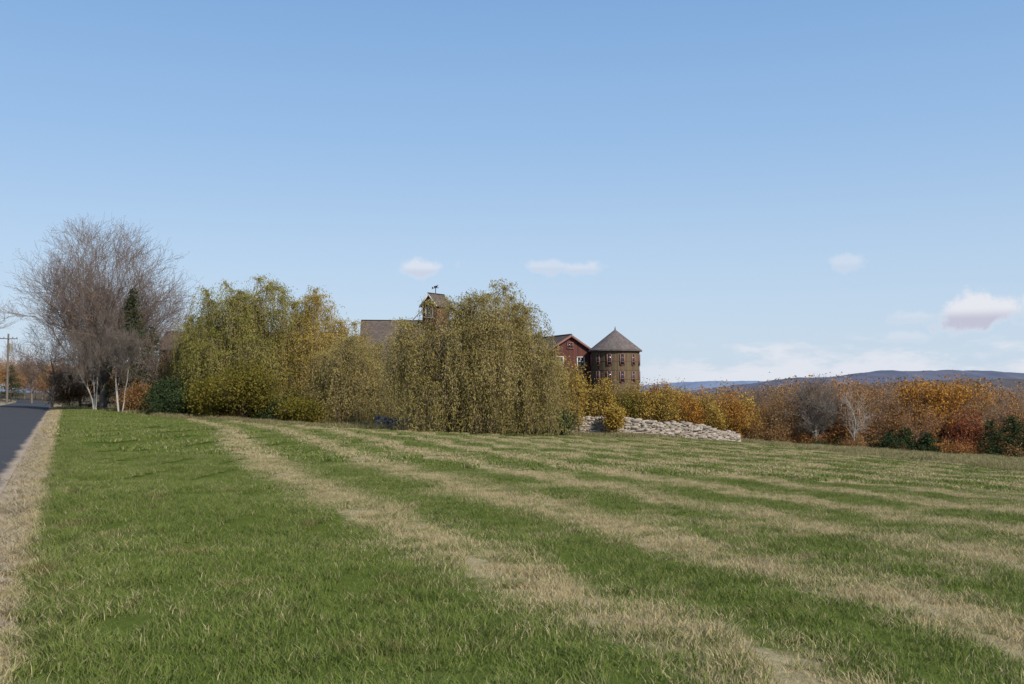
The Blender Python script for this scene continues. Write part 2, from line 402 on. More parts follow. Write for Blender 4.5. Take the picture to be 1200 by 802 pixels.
# road
ys = np.linspace(-40, 330, 400); RW = 5.7
def roadx(y, off):
    return road_right(y)-off - 0.0016*np.maximum(0, y-150)**2
offs = np.array([0, 0.5, RW/2, RW-0.5, RW]); crown = np.array([0.012, 0.03, 0.07, 0.03, 0.012])+0.02
V = np.stack([np.stack([roadx(ys, o), ys, hgt(roadx(ys, o), ys)+c], -1) for o, c in zip(offs, crown)], 1).reshape(-1, 3)
k = len(offs); i = np.arange(k-1)[None, :]+np.arange(len(ys)-1)[:, None]*k
F = np.stack([i, i+k, i+k+1, i+1], -1).reshape(-1, 4)
link(bpy.data.objects.new('road', mesh_np('road', V, F, [m_road], smooth=True)))

# ------------------------------------------------------------ scatter with geometry nodes
def scatter(name, pts, rotz, scl, meshes):
    coll = bpy.data.collections.new(name+'_parts')
    for j, me in enumerate(meshes):
        o = bpy.data.objects.new(f'{name}_part_{j}', me); coll.objects.link(o)
    me = bpy.data.meshes.new(name); n = len(pts)
    me.vertices.add(n); me.vertices.foreach_set('co', np.asarray(pts, np.float32).ravel())
    rot = np.zeros((n, 3), np.float32); rot[:, 2] = rotz
    a = me.attributes.new('rot', 'FLOAT_VECTOR', 'POINT'); a.data.foreach_set('vector', rot.ravel())
    a = me.attributes.new('scl', 'FLOAT', 'POINT'); a.data.foreach_set('value', np.asarray(scl, np.float32))
    a = me.attributes.new('idx', 'INT', 'POINT'); a.data.foreach_set('value', rng.integers(0, len(meshes), n).astype(np.int32))
    me.update()
    o = link(bpy.data.objects.new(name, me))
    ng = bpy.data.node_groups.new(name, 'GeometryNodeTree')
    ng.interface.new_socket('Geometry', in_out='INPUT', socket_type='NodeSocketGeometry')
    ng.interface.new_socket('Geometry', in_out='OUTPUT', socket_type='NodeSocketGeometry')
    N, L = ng.nodes, ng.links
    gi = N.new('NodeGroupInput'); go = N.new('NodeGroupOutput')
    ci = N.new('GeometryNodeCollectionInfo'); ci.inputs['Collection'].default_value = coll
    ci.inputs['Separate Children'].default_value = True; ci.inputs['Reset Children'].default_value = True
    ip = N.new('GeometryNodeInstanceOnPoints'); ip.inputs['Pick Instance'].default_value = True
    def na(nm, ty):
        q = N.new('GeometryNodeInputNamedAttribute'); q.data_type = ty; q.inputs['Name'].default_value = nm; return q.outputs['Attribute']
    L.new(gi.outputs[0], ip.inputs['Points']); L.new(ci.outputs[0], ip.inputs['Instance'])
    L.new(na('idx', 'INT'), ip.inputs['Instance Index']); L.new(na('rot', 'FLOAT_VECTOR'), ip.inputs['Rotation']); L.new(na('scl', 'FLOAT'), ip.inputs['Scale'])
    L.new(ip.outputs[0], go.inputs[0])
    md = o.modifiers.new('scatter', 'NODES'); md.node_group = ng
    return o

def grass_tile(seed, size, n, hmin, hmax, w, lean=0.6, mat=m_grass, clump=0.5, amp=0.3):
    rg = np.random.default_rng(seed)
    nc = int(40*size*size); cc = rg.uniform(-size/2, size/2, (nc, 2))
    p = rg.uniform(-size/2, size/2, (n, 2))
    kk = rg.uniform(size=n) < clump; ci_ = rg.integers(0, nc, n)
    p[kk] = cc[ci_[kk]]+rg.normal(size=(kk.sum(), 2))*0.05
    hh = rg.uniform(hmin, hmax, n)*(1+amp*np.sin(p[:, 0]*4+seed)*np.cos(p[:, 1]*5)); az = rg.uniform(0, 6.283, n); ln = rg.uniform(0.1, lean, n)*hh*1.3
    caz = rg.uniform(0, 6.283, nc)[ci_]; az = np.where(kk, caz+rg.normal(size=n)*0.8, az)
    d = np.stack([np.cos(az), np.sin(az)], 1); az2 = rg.uniform(0, 6.283, n); s = np.stack([np.cos(az2), np.sin(az2), 0*az2], 1)
    ww = w*rg.uniform(0.6, 1.4, n)[:, None]
    def lv(t, lt, wt):
        c = np.stack([p[:, 0]+d[:, 0]*ln*lt, p[:, 1]+d[:, 1]*ln*lt, hh*t-0.012], 1)
        return c-s*ww*wt/2, c+s*ww*wt/2
    a0, a1 = lv(0, 0, 1); b0, b1 = lv(0.6, 0.35, 0.85); c0, c1 = lv(0.95, 1, 0.15)
    V = np.stack([a0, a1, b0, b1, c0, c1], 1).reshape(-1, 3)
    b = np.arange(n)[:, None]*6
    F = np.concatenate([np.concatenate([b, b+1, b+3, b+2], 1), np.concatenate([b+2, b+3, b+5, b+4], 1)], 0)
    t = rg.uniform(0, 1, n); t2 = rg.uniform(0, 1, n)*0.6+rg.uniform(0, 0.4, nc)[ci_]
    return mesh_np('grass_tile', V, F, [mat], tint=np.tile(t, 2), tint2=np.tile(t2, 2))

near = [grass_tile(s, 1.08, 3600, 0.03, 0.085, 0.0056, 0.9, amp=0.2) for s in range(5)]
far = [grass_tile(10+s, 2.15, 2000, 0.05, 0.115, 0.022, 0.9) for s in range(4)]
def infield(x, y, m): return (x-road_right(y) > m) & (y < 108)
gx_, gy_ = np.meshgrid(np.arange(-30, 26, 1.0), np.arange(1, 30, 1.0)); px, py = gx_.ravel(), gy_.ravel()
ok = infield(px, py, 0.9) & (np.abs(px) < 0.6*py+4)
px, py = px[ok], py[ok]
scatter('field_grass', np.stack([px, py, hgt(px, py)], 1), rng.integers(0, 4, len(px))*math.pi/2, np.ones(len(px)), near)
gx_, gy_ = np.meshgrid(np.arange(-60, 66, 2.0), np.arange(30.5, 112, 2.0)); px, py = gx_.ravel(), gy_.ravel()
ok = infield(px, py, 1.3) & (np.abs(px) < 0.6*py+5)
px, py = px[ok], py[ok]
scatter('field_grass', np.stack([px, py, hgt(px, py)], 1), rng.integers(0, 4, len(px))*math.pi/2, np.ones(len(px)), far)
edge_t = [grass_tile(25+s, 0.5, 650, 0.03, 0.12, 0.007, 1.0) for s in range(3)]
P_ = np.array([(road_right(y)+0.42+0.006*y+o+rng.normal()*0.10, y+rng.uniform(-.1, .1)) for y in np.arange(1, 60, 0.4) for o in (0.25, 0.7)])
scatter('field_grass', np.c_[P_, hgt(P_[:, 0], P_[:, 1])], rng.uniform(0, 6.28, len(P_)), np.ones(len(P_)), edge_t)

m_dry, nt, out = newmat('dry_grass'); nb = NB(nt)
r = nb.attr('tint'); r2 = nb.attr('tint2')
c = nb.mix(r2, (0.32, 0.25, 0.16), (0.60, 0.50, 0.35)); c = nb.mix(nb.mr(r, 0.85, 0.93), c, (0.12, 0.13, 0.04)); nb.leaf(out, c, 0.3)
m_dry2, nt, out = newmat('rough_grass'); nb = NB(nt)
r = nb.attr('tint'); r2 = nb.attr('tint2')
c = nb.mix(r2, (0.20, 0.16, 0.08), (0.48, 0.40, 0.22)); c = nb.mix(nb.mr(r, 0.6, 0.8), c, (0.13, 0.15, 0.045)); nb.leaf(out, c, 0.3)
dry = [grass_tile(30+s, 0.34, 260, 0.02, 0.12, 0.006, 1.6, m_dry) for s in range(4)]
P_ = []
for y in np.arange(1, 125, 0.25):
    w_ = 0.44+0.006*y
    for q in range(int(2+w_*1.5)):
        P_.append((road_right(y)+0.10+rng.uniform(0, 1)**0.8*w_, y+rng.uniform(-.15, .15)))
for y in np.arange(20, 200, 0.8): P_.append((roadx(y, RW)-0.3+rng.normal()*0.1, y))
P_ = np.array(P_); scatter('verge_grass', np.c_[P_, hgt(P_[:, 0], P_[:, 1])], rng.uniform(0, 6.28, len(P_)), rng.uniform(0.5, 1.25, len(P_)), dry)
rough = [grass_tile(40+s, 1.2, 450, 0.12, 0.42, 0.02, 0.9, m_dry2) for s in range(4)]
P_ = []
for _ in range(4400):
    x = rng.uniform(16, 60); y = rng.uniform(40, 112)
    if x+0.07*(y-50) > 25.3+rng.normal()*0.5 or y > 98+rng.normal(): P_.append((x, y))
for _ in range(900):
    x = rng.uniform(-46, 24); y = np.interp(x, [-46, -26, -10, 7, 21], [104, 84, 76.5, 80, 98])+rng.normal()*1.0+0.8; P_.append((x, y))
P_ = np.array(P_); scatter('rough_grass', np.c_[P_, hgt(P_[:, 0], P_[:, 1])], rng.uniform(0, 6.28, len(P_)), rng.uniform(0.4, 1.15, len(P_)), rough)

# ------------------------------------------------------------ buildings
def boardmat(name, a, b, w=0.2):
    m, nt, out = newmat(name); nb = NB(nt)
    P = nb.obj(); x, y, z = nb.sep(P)
    q = nb.math('ADD', x, y)
    cell = nb.math('FLOOR', nb.math('DIVIDE', q, w))
    wn = nb.N.new('ShaderNodeTexWhiteNoise'); wn.noise_dimensions = '1D'; nb.L.new(cell, wn.inputs['W'])
    st = nb.noise(nb.comb(nb.math('MULTIPLY', x, 6), nb.math('MULTIPLY', y, 6), nb.math('MULTIPLY', z, 0.6)), 1.5, 5, 0.7)
    fr = nb.math('FRACT', nb.math('DIVIDE', q, w)); gap = nb.math('LESS_THAN', fr, 0.09)
    v = nb.math('ADD', nb.math('MULTIPLY', wn.outputs['Value'], 0.45), nb.math('MULTIPLY', st, 0.6))
    c = nb.mix(v, a, b); c = nb.mix(nb.math('MULTIPLY', gap, 0.7), c, (0.02, 0.012, 0.01))
    nb.diffuse(out, c, 0.9, bump=nb.math('SUBTRACT', v, gap), bstr=0.5, bdist=0.02, spec=0.1); return m
def shinglemat(name, a, b, cone=False):
    m, nt, out = newmat(name); nb = NB(nt)
    P = nb.obj(); x, y, z = nb.sep(P)
    row = nb.math('FLOOR', nb.math('DIVIDE', z, 0.16))
    horiz = nb.math('MULTIPLY', nb.math('ARCTAN2', y, x), 9.0) if cone else nb.math('MULTIPLY', nb.math('ADD', y, x), 4.5)
    col = nb.math('FLOOR', nb.math('ADD', horiz, nb.math('MULTIPLY', row, 0.37)))
    wn = nb.N.new('ShaderNodeTexWhiteNoise'); wn.noise_dimensions = '2D'; nb.L.new(nb.comb(col, row, 0.0), wn.inputs['Vector'])
    n = nb.noise(P, 0.9, 4, 0.65)
    v = nb.math('ADD', nb.math('MULTIPLY', wn.outputs['Value'], 0.5), nb.math('MULTIPLY', n, 0.5))
    fr = nb.math('FRACT', nb.math('DIVIDE', z, 0.16)); gap = nb.math('LESS_THAN', fr, 0.18)
    c = nb.mix(v, a, b); c = nb.mix(nb.math('MULTIPLY', gap, 0.5), c, (0.03, 0.025, 0.02))
    nb.diffuse(out, c, 0.95, bump=fr, bstr=0.4, bdist=0.02, spec=0.05); return m
m_red = boardmat('red_boards', (0.065, 0.026, 0.022), (0.15, 0.062, 0.052))
m_silo = boardmat('silo_boards', (0.075, 0.052, 0.03), (0.19, 0.14, 0.085), 0.15)
m_shin = shinglemat('roof_shingles', (0.07, 0.055, 0.046), (0.165, 0.13, 0.11))
m_cone = shinglemat('cone_shingles', (0.09, 0.075, 0.07), (0.20, 0.165, 0.155), True)
def plain(name, c, rough=0.7, spec=0.2, var=0.25):
    m, nt, out = newmat(name); nb = NB(nt); n = nb.noise(nb.obj(), 4, 4, 0.7)
    nb.diffuse(out, nb.mix(n, tuple(v*(1-var) for v in c), tuple(v*(1+var*0.5) for v in c)), rough, spec=spec); return m
m_trim = plain('weathered_white_paint', (0.6, 0.56, 0.52)); m_dtrim = plain('dark_red_trim', (0.24, 0.12, 0.10))
m_glass = plain('window_glass', (0.03, 0.035, 0.045), 0.15, 0.6); m_iron = plain('iron', (0.03, 0.03, 0.03), 0.5)
m_found = plain('foundation_stone', (0.28, 0.26, 0.23), 0.95)
m_pole = plain('pole_wood', (0.16, 0.13, 0.11), 0.95)

def empty(name, x, y, z, rz=0):
    e = bpy.data.objects.new(name, None); e.location = (x, y, z); e.rotation_euler = (0, 0, rz); return link(e)
def box(name, parent, c, s, mat, rot=(0, 0, 0)):
    v = np.array([[i, j, k] for i in (-.5, .5) for j in (-.5, .5) for k in (-.5, .5)])*np.array(s)
    f = [[0, 1, 3, 2], [4, 6, 7, 5], [0, 4, 5, 1], [2, 3, 7, 6], [0, 2, 6, 4], [1, 5, 7, 3]]
    o = bpy.data.objects.new(name, mesh_np(name, v, f, [mat])); o.location = c; o.rotation_euler = rot; return link(o, parent)
def poly(name, parent, verts, faces, mat):
    me = bpy.data.meshes.new(name); me.from_pydata([tuple(v) for v in verts], [], faces); me.materials.append(mat); me.update()
    return link(bpy.data.objects.new(name, me), parent)
def window(parent, name, c, w, h, facing='-y', mat=m_trim, nx=1, nz=2):
    def B(nm, du, dz, dn, sw, sh, sd, m):
        if facing == '-y': box(nm, parent, (c[0]+du, c[1]-dn, c[2]+dz), (sw, sd, sh), m)
        elif facing == '+x': box(nm, parent, (c[0]+dn, c[1]+du, c[2]+dz), (sd, sw, sh), m)
        else: box(nm, parent, (c[0]-dn, c[1]+du, c[2]+dz), (sd, sw, sh), m)
    B(name+'_glass', 0, 0, 0.02, w, h, 0.03, m_glass)
    t = 0.09
    B(name+'_jamb_l', -w/2-t/2, 0, 0.04, t, h, 0.09, mat); B(name+'_jamb_r', w/2+t/2, 0, 0.04, t, h, 0.09, mat)
    B(name+'_head', 0, h/2+t/2, 0.045, w+2*t+0.05, t, 0.1, mat); B(name+'_sill', 0, -h/2-t/2, 0.05, w+2*t+0.1, t, 0.12, mat)
    for i in range(nx): B(f'{name}_muntin_v{i}', w*((i+1)/(nx+1)-0.5), 0, 0.05, 0.035, h, 0.03, mat)
    for i in range(nz): B(f'{name}_muntin_h{i}', 0, h*((i+1)/(nz+1)-0.5), 0.054, w, 0.035, 0.03, mat)
def gabled(parent, w, l, eave, ridge, base=-1.5, ov=0.35, wall=m_red, trim=m_trim):
    hw = w/2
    v = [(-hw, 0, base), (hw, 0, base), (hw, 0, eave), (0, 0, ridge), (-hw, 0, eave)]
    v += [(a, l, c) for a, b, c in v]
    poly('walls', parent, v, [(0, 1, 2, 3, 4), (9, 8, 7, 6, 5), (1, 6, 7, 2), (5, 0, 4, 9), (2, 7, 8, 3), (4, 3, 8, 9)], wall)
    sl = (ridge-eave)/hw; t = 0.14
    for sgn, nm in ((-1, 'roof_slope_left'), (1, 'roof_slope_right')):
        x1 = sgn*(hw+ov); z1 = eave-ov*sl+0.02; z0 = ridge+0.02
        vs = [(0, -ov, z0), (x1, -ov, z1), (x1, l+ov, z1), (0, l+ov, z0)]
        vs += [(a, b, c+t) for a, b, c in vs]
        fs = [(0, 1, 2, 3), (4, 7, 6, 5), (0, 4, 5, 1), (1, 5, 6, 2), (2, 6, 7, 3)]
        if sgn > 0: fs = [tuple(reversed(f)) for f in fs]
        poly(nm, parent, vs, fs, m_shin)
        ln = math.hypot(x1, z0-z1); ang = math.atan2(z1-z0, x1)
        box('rake_board', parent, (x1/2, -ov-0.03, (z0+z1)/2-0.02), (ln, 0.05, 0.18), trim, (0, -ang, 0))
    box('ridge_cap', parent, (0, l/2, ridge+0.18), (0.25, l+2*ov+0.02, 0.07), m_shin)

bz = -2.4
barn = empty('red_barn', -17.2, 119, bz, math.radians(-84))
gabled(barn, 13, 18, 6.6, zpix(377, 119)-bz, trim=m_dtrim)
for k_ in range(4): window(barn, f'window_{k_}', (6.5, 2.5+k_*4.4, 4.4), 0.9, 1.3, '+x')
window(barn, 'loft_window', (0, 0, 7.0), 1.0, 1.4)
cx, cy = W(503, 118); cz = zpix(378, 118)-0.3
cup = empty('barn_cupola', cx, cy, cz, math.radians(-35))
ez = zpix(357, 118)-cz; rz_ = zpix(345, 118)-cz
gabled(cup, 2.1, 2.4, ez, rz_, base=-1.2, ov=0.25, wall=m_red)
window(cup, 'louver', (0, 0, ez*0.62), 0.9, 1.1, '-y', m_trim, 0, 5)
box('weathervane_rod', cup, (0, 1.1, rz_+0.6), (0.06, 0.06, 0.9), m_iron)
box('weathervane_arm', cup, (0, 1.1, rz_+0.85), (0.9, 0.05, 0.06), m_iron)
poly('weathervane_tail', cup, [(-0.55, 1.1, rz_+0.72), (-0.25, 1.1, rz_+0.85), (-0.55, 1.1, rz_+1.05)], [(0, 1, 2)], m_iron)
poly('weathervane_horse', cup, [(-0.25, 1.12, rz_+0.9), (0.2, 1.12, rz_+0.9), (0.42, 1.12, rz_+1.2), (0.2, 1.12, rz_+1.12), (-0.25, 1.12, rz_+1.08)], [(0, 1, 2, 3, 4)], m_iron)

wx, wy = W(668, 104)
wing = empty('red_barn', wx, wy, -2.5, math.radians(24))
gabled(wing, 4.9, 12, zpix(411, 104)+2.5, zpix(394, 104)+2.5, ov=0.3, trim=m_dtrim)
window(wing, 'gable_window', (0, 0, zpix(405, 104)+2.5), 0.5, 0.5, '-y', m_dtrim, 1, 1)
window(wing, 'window_l', (-1.2, 0, zpix(426, 104)+2.5), 0.7, 1.2, '-y', m_trim, 1, 2)
window(wing, 'window_r', (1.2, 0, zpix(426, 104)+2.5), 0.7, 1.2, '-y', m_trim, 1, 2)
window(wing, 'door', (0, 0, zpix(447, 104)+2.5), 1.2, 1.9, '-y', m_dtrim, 1, 2)

lx, ly = W(198, 112)
lb = empty('red_barn', lx, ly, -1.2, math.radians(-86))
gabled(lb, 8, 19, zpix(412, 114)+1.2, zpix(392, 114)+1.2, trim=m_dtrim)
for k_ in range(4): window(lb, f'window_{k_}', (4, 2+k_*4.6, zpix(430, 110)+1.2), 0.8, 1.2, '+x')

sx, sy = W(721, 104); sb = -2.8; R = 2.45
silo = empty('wooden_silo', sx, sy, sb)
ez = zpix(411, 104)-sb; az_ = zpix(386, 104)-sb; ns = 32
vs = []; fs = []
for k_ in range(ns):
    a = 2*math.pi*k_/ns; vs += [(R*math.cos(a), R*math.sin(a), -1), (R*math.cos(a), R*math.sin(a), ez+0.1)]
for k_ in range(ns):
    j = (k_+1) % ns; fs.append((2*k_, 2*j, 2*j+1, 2*k_+1))
poly('silo_wall', silo, vs, fs, m_silo)
Ro = R+0.28
vs = [(0, 0, az_)]; fs = []
for k_ in range(ns):
    a = 2*math.pi*k_/ns; vs += [(Ro*math.cos(a), Ro*math.sin(a), ez), (Ro*math.cos(a), Ro*math.sin(a), ez-0.12)]
for k_ in range(ns):
    j = (k_+1) % ns; fs += [(0, 1+2*k_, 1+2*j), (1+2*k_, 2+2*k_, 2+2*j, 1+2*j)]
fs.append(tuple(2+2*k_ for k_ in reversed(range(ns))))
poly('cone_roof', silo, vs, fs, m_cone)
poly('finial', silo, [(0.09*math.cos(t), 0.09*math.sin(t), az_-0.15) for t in (0, 1.57, 3.14, 4.71)]+[(0, 0, az_+0.35)], [(0, 1, 4), (1, 2, 4), (2, 3, 4), (3, 0, 4)], m_iron)
def hoop(zc, h=0.12, d=0.03, mat=m_iron):
    vs = []; fs = []
    for k_ in range(ns):
        a = 2*math.pi*k_/ns
        for rr, zz in ((R-0.01, zc-h/2), (R+d, zc-h/2), (R+d, zc+h/2), (R-0.01, zc+h/2)): vs.append((rr*math.cos(a), rr*math.sin(a), zz))
    for k_ in range(ns):
        j = (k_+1) % ns
        for q in range(4): fs.append((4*k_+q, 4*j+q, 4*j+(q+1) % 4, 4*k_+(q+1) % 4))
    poly('hoop', silo, vs, fs, mat)
for zz in (ez-0.2, ez-1.1, ez-2.0, ez-2.9, ez-3.8, ez-4.7, ez-5.6): hoop(zz, 0.09, 0.03, m_silo)
for k_ in range(12):
    a = 2*math.pi*(k_+0.35)/12
    for zc, hh_ in ((ez-1.0, 1.1), (ez-2.7, 1.1)):
        for du, w_, dn, m_, nm in ((0, 0.30, 0.03, m_glass, 'window_glass'), (-0.20, 0.10, 0.05, m_dtrim, 'window_jamb'), (0.20, 0.10, 0.05, m_dtrim, 'window_jamb')):
            c_ = Vector((R+dn-0.01, du, 0)); c_.rotate(Matrix.Rotation(a, 3, 'Z'))
            box(nm, silo, (c_.x, c_.y, zc), (0.08, w_, hh_), m_, (0, 0, a))
        for dz in (-hh_/2, -hh_/6, hh_/6, hh_/2):
            c_ = Vector((R+0.045, 0, 0)); c_.rotate(Matrix.Rotation(a, 3, 'Z'))
            box('window_bar', silo, (c_.x, c_.y, zc+dz), (0.07, 0.30, 0.06), m_dtrim, (0, 0, a))

m_stone, nt, out = newmat('field_stone'); nb = NB(nt)
t = nb.attr('tint'); n = nb.noise(nb.obj(), 5, 4, 0.7)
c = nb.mix(t, (0.24, 0.20, 0.165), (0.45, 0.39, 0.33)); c = nb.mix(nb.math('MULTIPLY', n, 0.45), c, (0.17, 0.14, 0.11))
nb.diffuse(out, c, 0.95, bump=n, bstr=0.6, bdist=0.03, spec=0.05)
cube = np.array([[i, j, k] for i in (-.5, .5) for j in (-.5, .5) for k in (-.5, .5)], float)
cf = np.array([[0, 1, 3, 2], [4, 6, 7, 5], [0, 4, 5, 1], [2, 3, 7, 6], [0, 2, 6, 4], [1, 5, 7, 3]])
def stone_wall(name, path, hts, seed):
    rg = np.random.default_rng(seed); Vs = []; Fs = []; T = []; off = 0
    path = np.array(path, float); seg = np.r_[0, np.cumsum(np.linalg.norm(np.diff(path, axis=0), axis=1))]
    ph = rg.uniform(0, 6, 3)
    for layer in range(16):
        for row in range(3):
            s = rg.uniform(0, 0.5)
            while s < seg[-1]:
                L = rg.choice([rg.uniform(0.16, 0.4), rg.uniform(0.3, 0.8)]); sc = s+L/2; s += L*0.9
                x = np.interp(sc, seg, path[:, 0]); y = np.interp(sc, seg, path[:, 1])
                hh = np.interp(sc, seg, hts)*(1+0.05*math.sin(sc*0.9+ph[0])+0.04*math.sin(sc*2.3+ph[1]))+rg.normal()*0.06
                z = layer*0.125
                if z > hh: continue
                dx = np.interp(min(sc+.1, seg[-1]), seg, path[:, 0])-np.interp(sc-.1, seg, path[:, 0]); dy = np.interp(min(sc+.1, seg[-1]), seg, path[:, 1])-np.interp(sc-.1, seg, path[:, 1])
                a = math.atan2(dy, dx)+rg.normal()*0.18
                v = cube*np.array([L, rg.uniform(.4, .6), rg.uniform(0.12, 0.26)])*rg.uniform(0.78, 1.08, (8, 3))
                v[:, 2] += v[:, 0]*rg.normal()*0.10
                ca, sa = math.cos(a), math.sin(a)
                v = np.stack([v[:, 0]*ca-v[:, 1]*sa, v[:, 0]*sa+v[:, 1]*ca, v[:, 2]], 1)
                v += np.array([x, y+(row-1)*0.38+layer*0.02+rg.normal()*0.05, H1(x, y)+z+0.03+rg.normal()*0.02])
                Vs.append(v); Fs.append(cf+off); off += 8; T.append(np.full(6, rg.uniform()))
    return link(bpy.data.objects.new(name, mesh_np(name, np.concatenate(Vs), np.concatenate(Fs), [m_stone], tint=np.concatenate(T))))
stone_wall('stone_wall', [W(440, 79), W(490, 80), W(560, 84), W(650, 86), W(700, 87), W(760, 88), W(820, 90), W(862, 92)], [0.8, 0.9, 1.0, 1.25, 1.45, 1.4, 1.2, 0.8], 3)

# ------------------------------------------------------------ trees
def putw(name, me, u, d, rz=0): x, y = W(u, d); return place(name, me, x, y, rz)
putw('willow_tree', willow('willow', 11, 11.5, 6.4, willow_c, 190, 27, Ry=5.8), 560, 76)
putw('willow_tree', willow('willow', 12, 13.3, 6.5, willow_a, 165, 26, Ry=5.8), 286, 93)
putw('willow_tree', willow('willow', 13, 12.6, 5.5, willow_b, 135, 26), 370, 95)
putw('willow_tree', willow('willow', 14, 8.0, 4.2, willow_c, 85, 24), 408, 87)
putw('willow_tree', willow('willow', 15, 10.2, 4.0, willow_a, 75, 24), 236, 99)
putw('willow_tree', willow('willow', 18, 8.4, 3.8, willow_c, 65, 24), 458, 93)
putw('willow_tree', willow('willow', 19, 7.6, 3.2, willow_c, 55, 24), 626, 84)

S, T = crown_tree(21, 18.6, 14.0, nlimb=60, sub=2, r0=0.42, fork=(0.12, 0.5), zc=0.60, zr=0.42, subL=0.13, trop=0.10, surf=(0.6, 1.0), minr=0.009, smin=-0.6)
rg = np.random.default_rng(5); C = T[rg.uniform(size=len(T)) < 0.6]; C = C+rg.normal(size=C.shape)*0.15
putw('bare_maple_tree', combine('maple', S, bark_grey, C, lf_bud, 0.10, 0.5, twigmat=bark_twig), 122, 100)
def bare(name, seed, H, Wd, u, d, bark=bark_grey, twig=bark_twig, levels=5, **kw):
    S, T = grow_tree(seed, H, Wd, levels=levels, **kw)
    return putw(name, combine(name, S, bark, twigmat=twig, bigr=0.03), u, d)
def bare2(name, seed, H, Wd, u, d, bark=bark_grey, nl=14, **kw):
    S, T = crown_tree(seed, H, Wd, nlimb=nl, sub=2, subL=0.13, trop=0.1, per=1, **kw)
    return putw(name, combine(name, S, bark, twigmat=bark_twig, bigr=0.03), u, d)
bare('birch_tree', 31, 9.5, 5, 112, 94, bark_white, bark_grey, stems=3, r0=0.09, kids=(1, 2), ratio=0.62)
bare('birch_tree', 32, 8.0, 5, 142, 92, bark_white, bark_grey, stems=3, r0=0.08, kids=(1, 2), ratio=0.62)
bare2('bare_tree', 33, 10.0, 8, 62, 103, r0=0.16)
bare2('bare_tree', 34, 8.5, 7, 185, 97, r0=0.14)
bare2('bare_tree', 35, 10, 8, 38, 150, r0=0.18)
bare2('bare_tree', 36, 14.5, 9, -76, 85, r0=0.25, nl=18)
bare2('bare_tree', 37, 12.5, 7, 196, 113, r0=0.2)
bare2('bare_tree', 38, 9.5, 7, 95, 112, r0=0.16)
putw('pine_tree', conifer('pine', 41, 11.8, 3.3, lf_dark, 420, 32, irr=0.35, base=0.12, pw=0.65), 154, 96)
putw('pine_tree', conifer('pine', 42, 8.4, 3.2, lf_dark, 300, 30, irr=0.3), 178, 99)
putw('pine_tree', conifer('pine', 43, 5.5, 2.6, lf_dark, 170, 30), 118, 106)
putw('pine_tree', conifer('pine', 44, 6.0, 3.0, lf_dark, 170, 30), 14, 170)
shr = lambda nm, seed, H, Wd, lm, u, d, **k: putw(nm, leafy(nm, seed, H, Wd, lm, stems=k.pop('stems', 4), r0=0.05, kids=(1, 2), ang=(20, 45), ratio=0.7, trunk=0.05, **k), u, d)
shr('yellow_bush', 51, 4.6, 4.6, lf_yg, 288, 84, nleaf=5, lsize=0.16, spread=0.45)
shr('yellow_bush', 52, 3.0, 3.6, lf_yg, 248, 86, nleaf=5, lsize=0.16, spread=0.45)
shr('shrub', 53, 3.0, 4.5, lf_dark, 205, 90, nleaf=5, lsize=0.16)
shr('shrub', 54, 2.4, 4.5, lf_mixed, 172, 95, nleaf=4, lsize=0.15)
shr('shrub', 55, 1.7, 4.0, lf_yg, 350, 84, nleaf=5, lsize=0.15)
shr('shrub', 56, 1.4, 4.0, lf_dark, 320, 86, nleaf=5, lsize=0.15)
shr('shrub', 57, 4.0, 4.0, lf_mixed, 84, 110, nleaf=4, lsize=0.15)
shr('shrub', 58, 1.8, 4.0, lf_dark, 220, 88, nleaf=5, lsize=0.15)
ysh = [(652, 83, 6.0, 3.2, 0), (680, 84.5, 4.9, 3.0, 0), (704, 93, 4.9, 3.8, 0), (668, 92, 6.2, 3.4, 0), (728, 94, 3.9, 3.6, 1), (752, 95, 4.8, 3.8, 0), (780, 96, 4.6, 4.0, 0), (806, 98, 4.2, 4.0, 3), (832, 100, 4.3, 3.8, 0), (855, 103, 4.8, 3.8, 3), (765, 100, 5.3, 4.0, 3), (720, 85, 2.4, 1.6, 0), (790, 102, 5.2, 4.0, 0)]
for i_, (u, d, h_, w_, c_) in enumerate(ysh):
    shr('yellow_sapling', 60+i_, h_, w_, [lf_yellow, lf_yg, lf_yellow, lf_orange][c_], u, d, nleaf=2, lsize=0.14, spread=0.25, stems=3)
shr('shrub', 75, 1.6, 3.0, lf_dark, 640, 80, nleaf=5, lsize=0.15)
shr('shrub', 77, 3.4, 4.0, lf_dark, 700, 97, nleaf=4, lsize=0.15)
putw('pine_tree', conifer('pine', 45, 5.4, 2.0, lf_dark, 150, 28), 762, 112)

var = [leafy2('autumn_tree', 80+s, 12, 7.4, lf_mixed if s % 3 else lf_rust, nleaf=[6, 5, 6, 3, 6, 5, 6, 2][s], keep=[.95, .85, .9, .7, .9, .9, .95, .5][s], nlimb=22) for s in range(8)]
bareS = []
for s in range(4):
    S, T = crown_tree(95+s, 12.5, 7, nlimb=16, sub=2, subL=0.13, r0=0.16, trop=0.1, minr=0.012, per=1); bareS.append(combine('bare', S, bark_grey, twigmat=bark_twig, bigr=0.03))
pts = []; sc = []
def linetop(u): return np.interp(u, [740, 800, 870, 920, 960, 1010, 1060, 1100, 1150, 1200, 1400], [462, 457, 453, 448, 444, 449, 450, 447, 453, 458, 462])
for row, (d0, n_) in enumerate(((114, 30), (124, 34), (138, 36), (155, 36), (185, 40))):
    for j in range(n_):
        u = (850 if row == 0 else 765)+(1420-(850 if row == 0 else 765))*(j+rng.uniform(0.1, 0.9))/n_; d = d0+rng.normal()*2.5; x, y = W(u, d); z = H1(x, y)
        top = zpix(linetop(u)+rng.uniform(-3, 14)+[9, 3, 0, 0, 0][row], d); s = max(0.3, (top-z)/12.0)
        pts.append((x, y, z-0.1)); sc.append(min(s, 1.6))
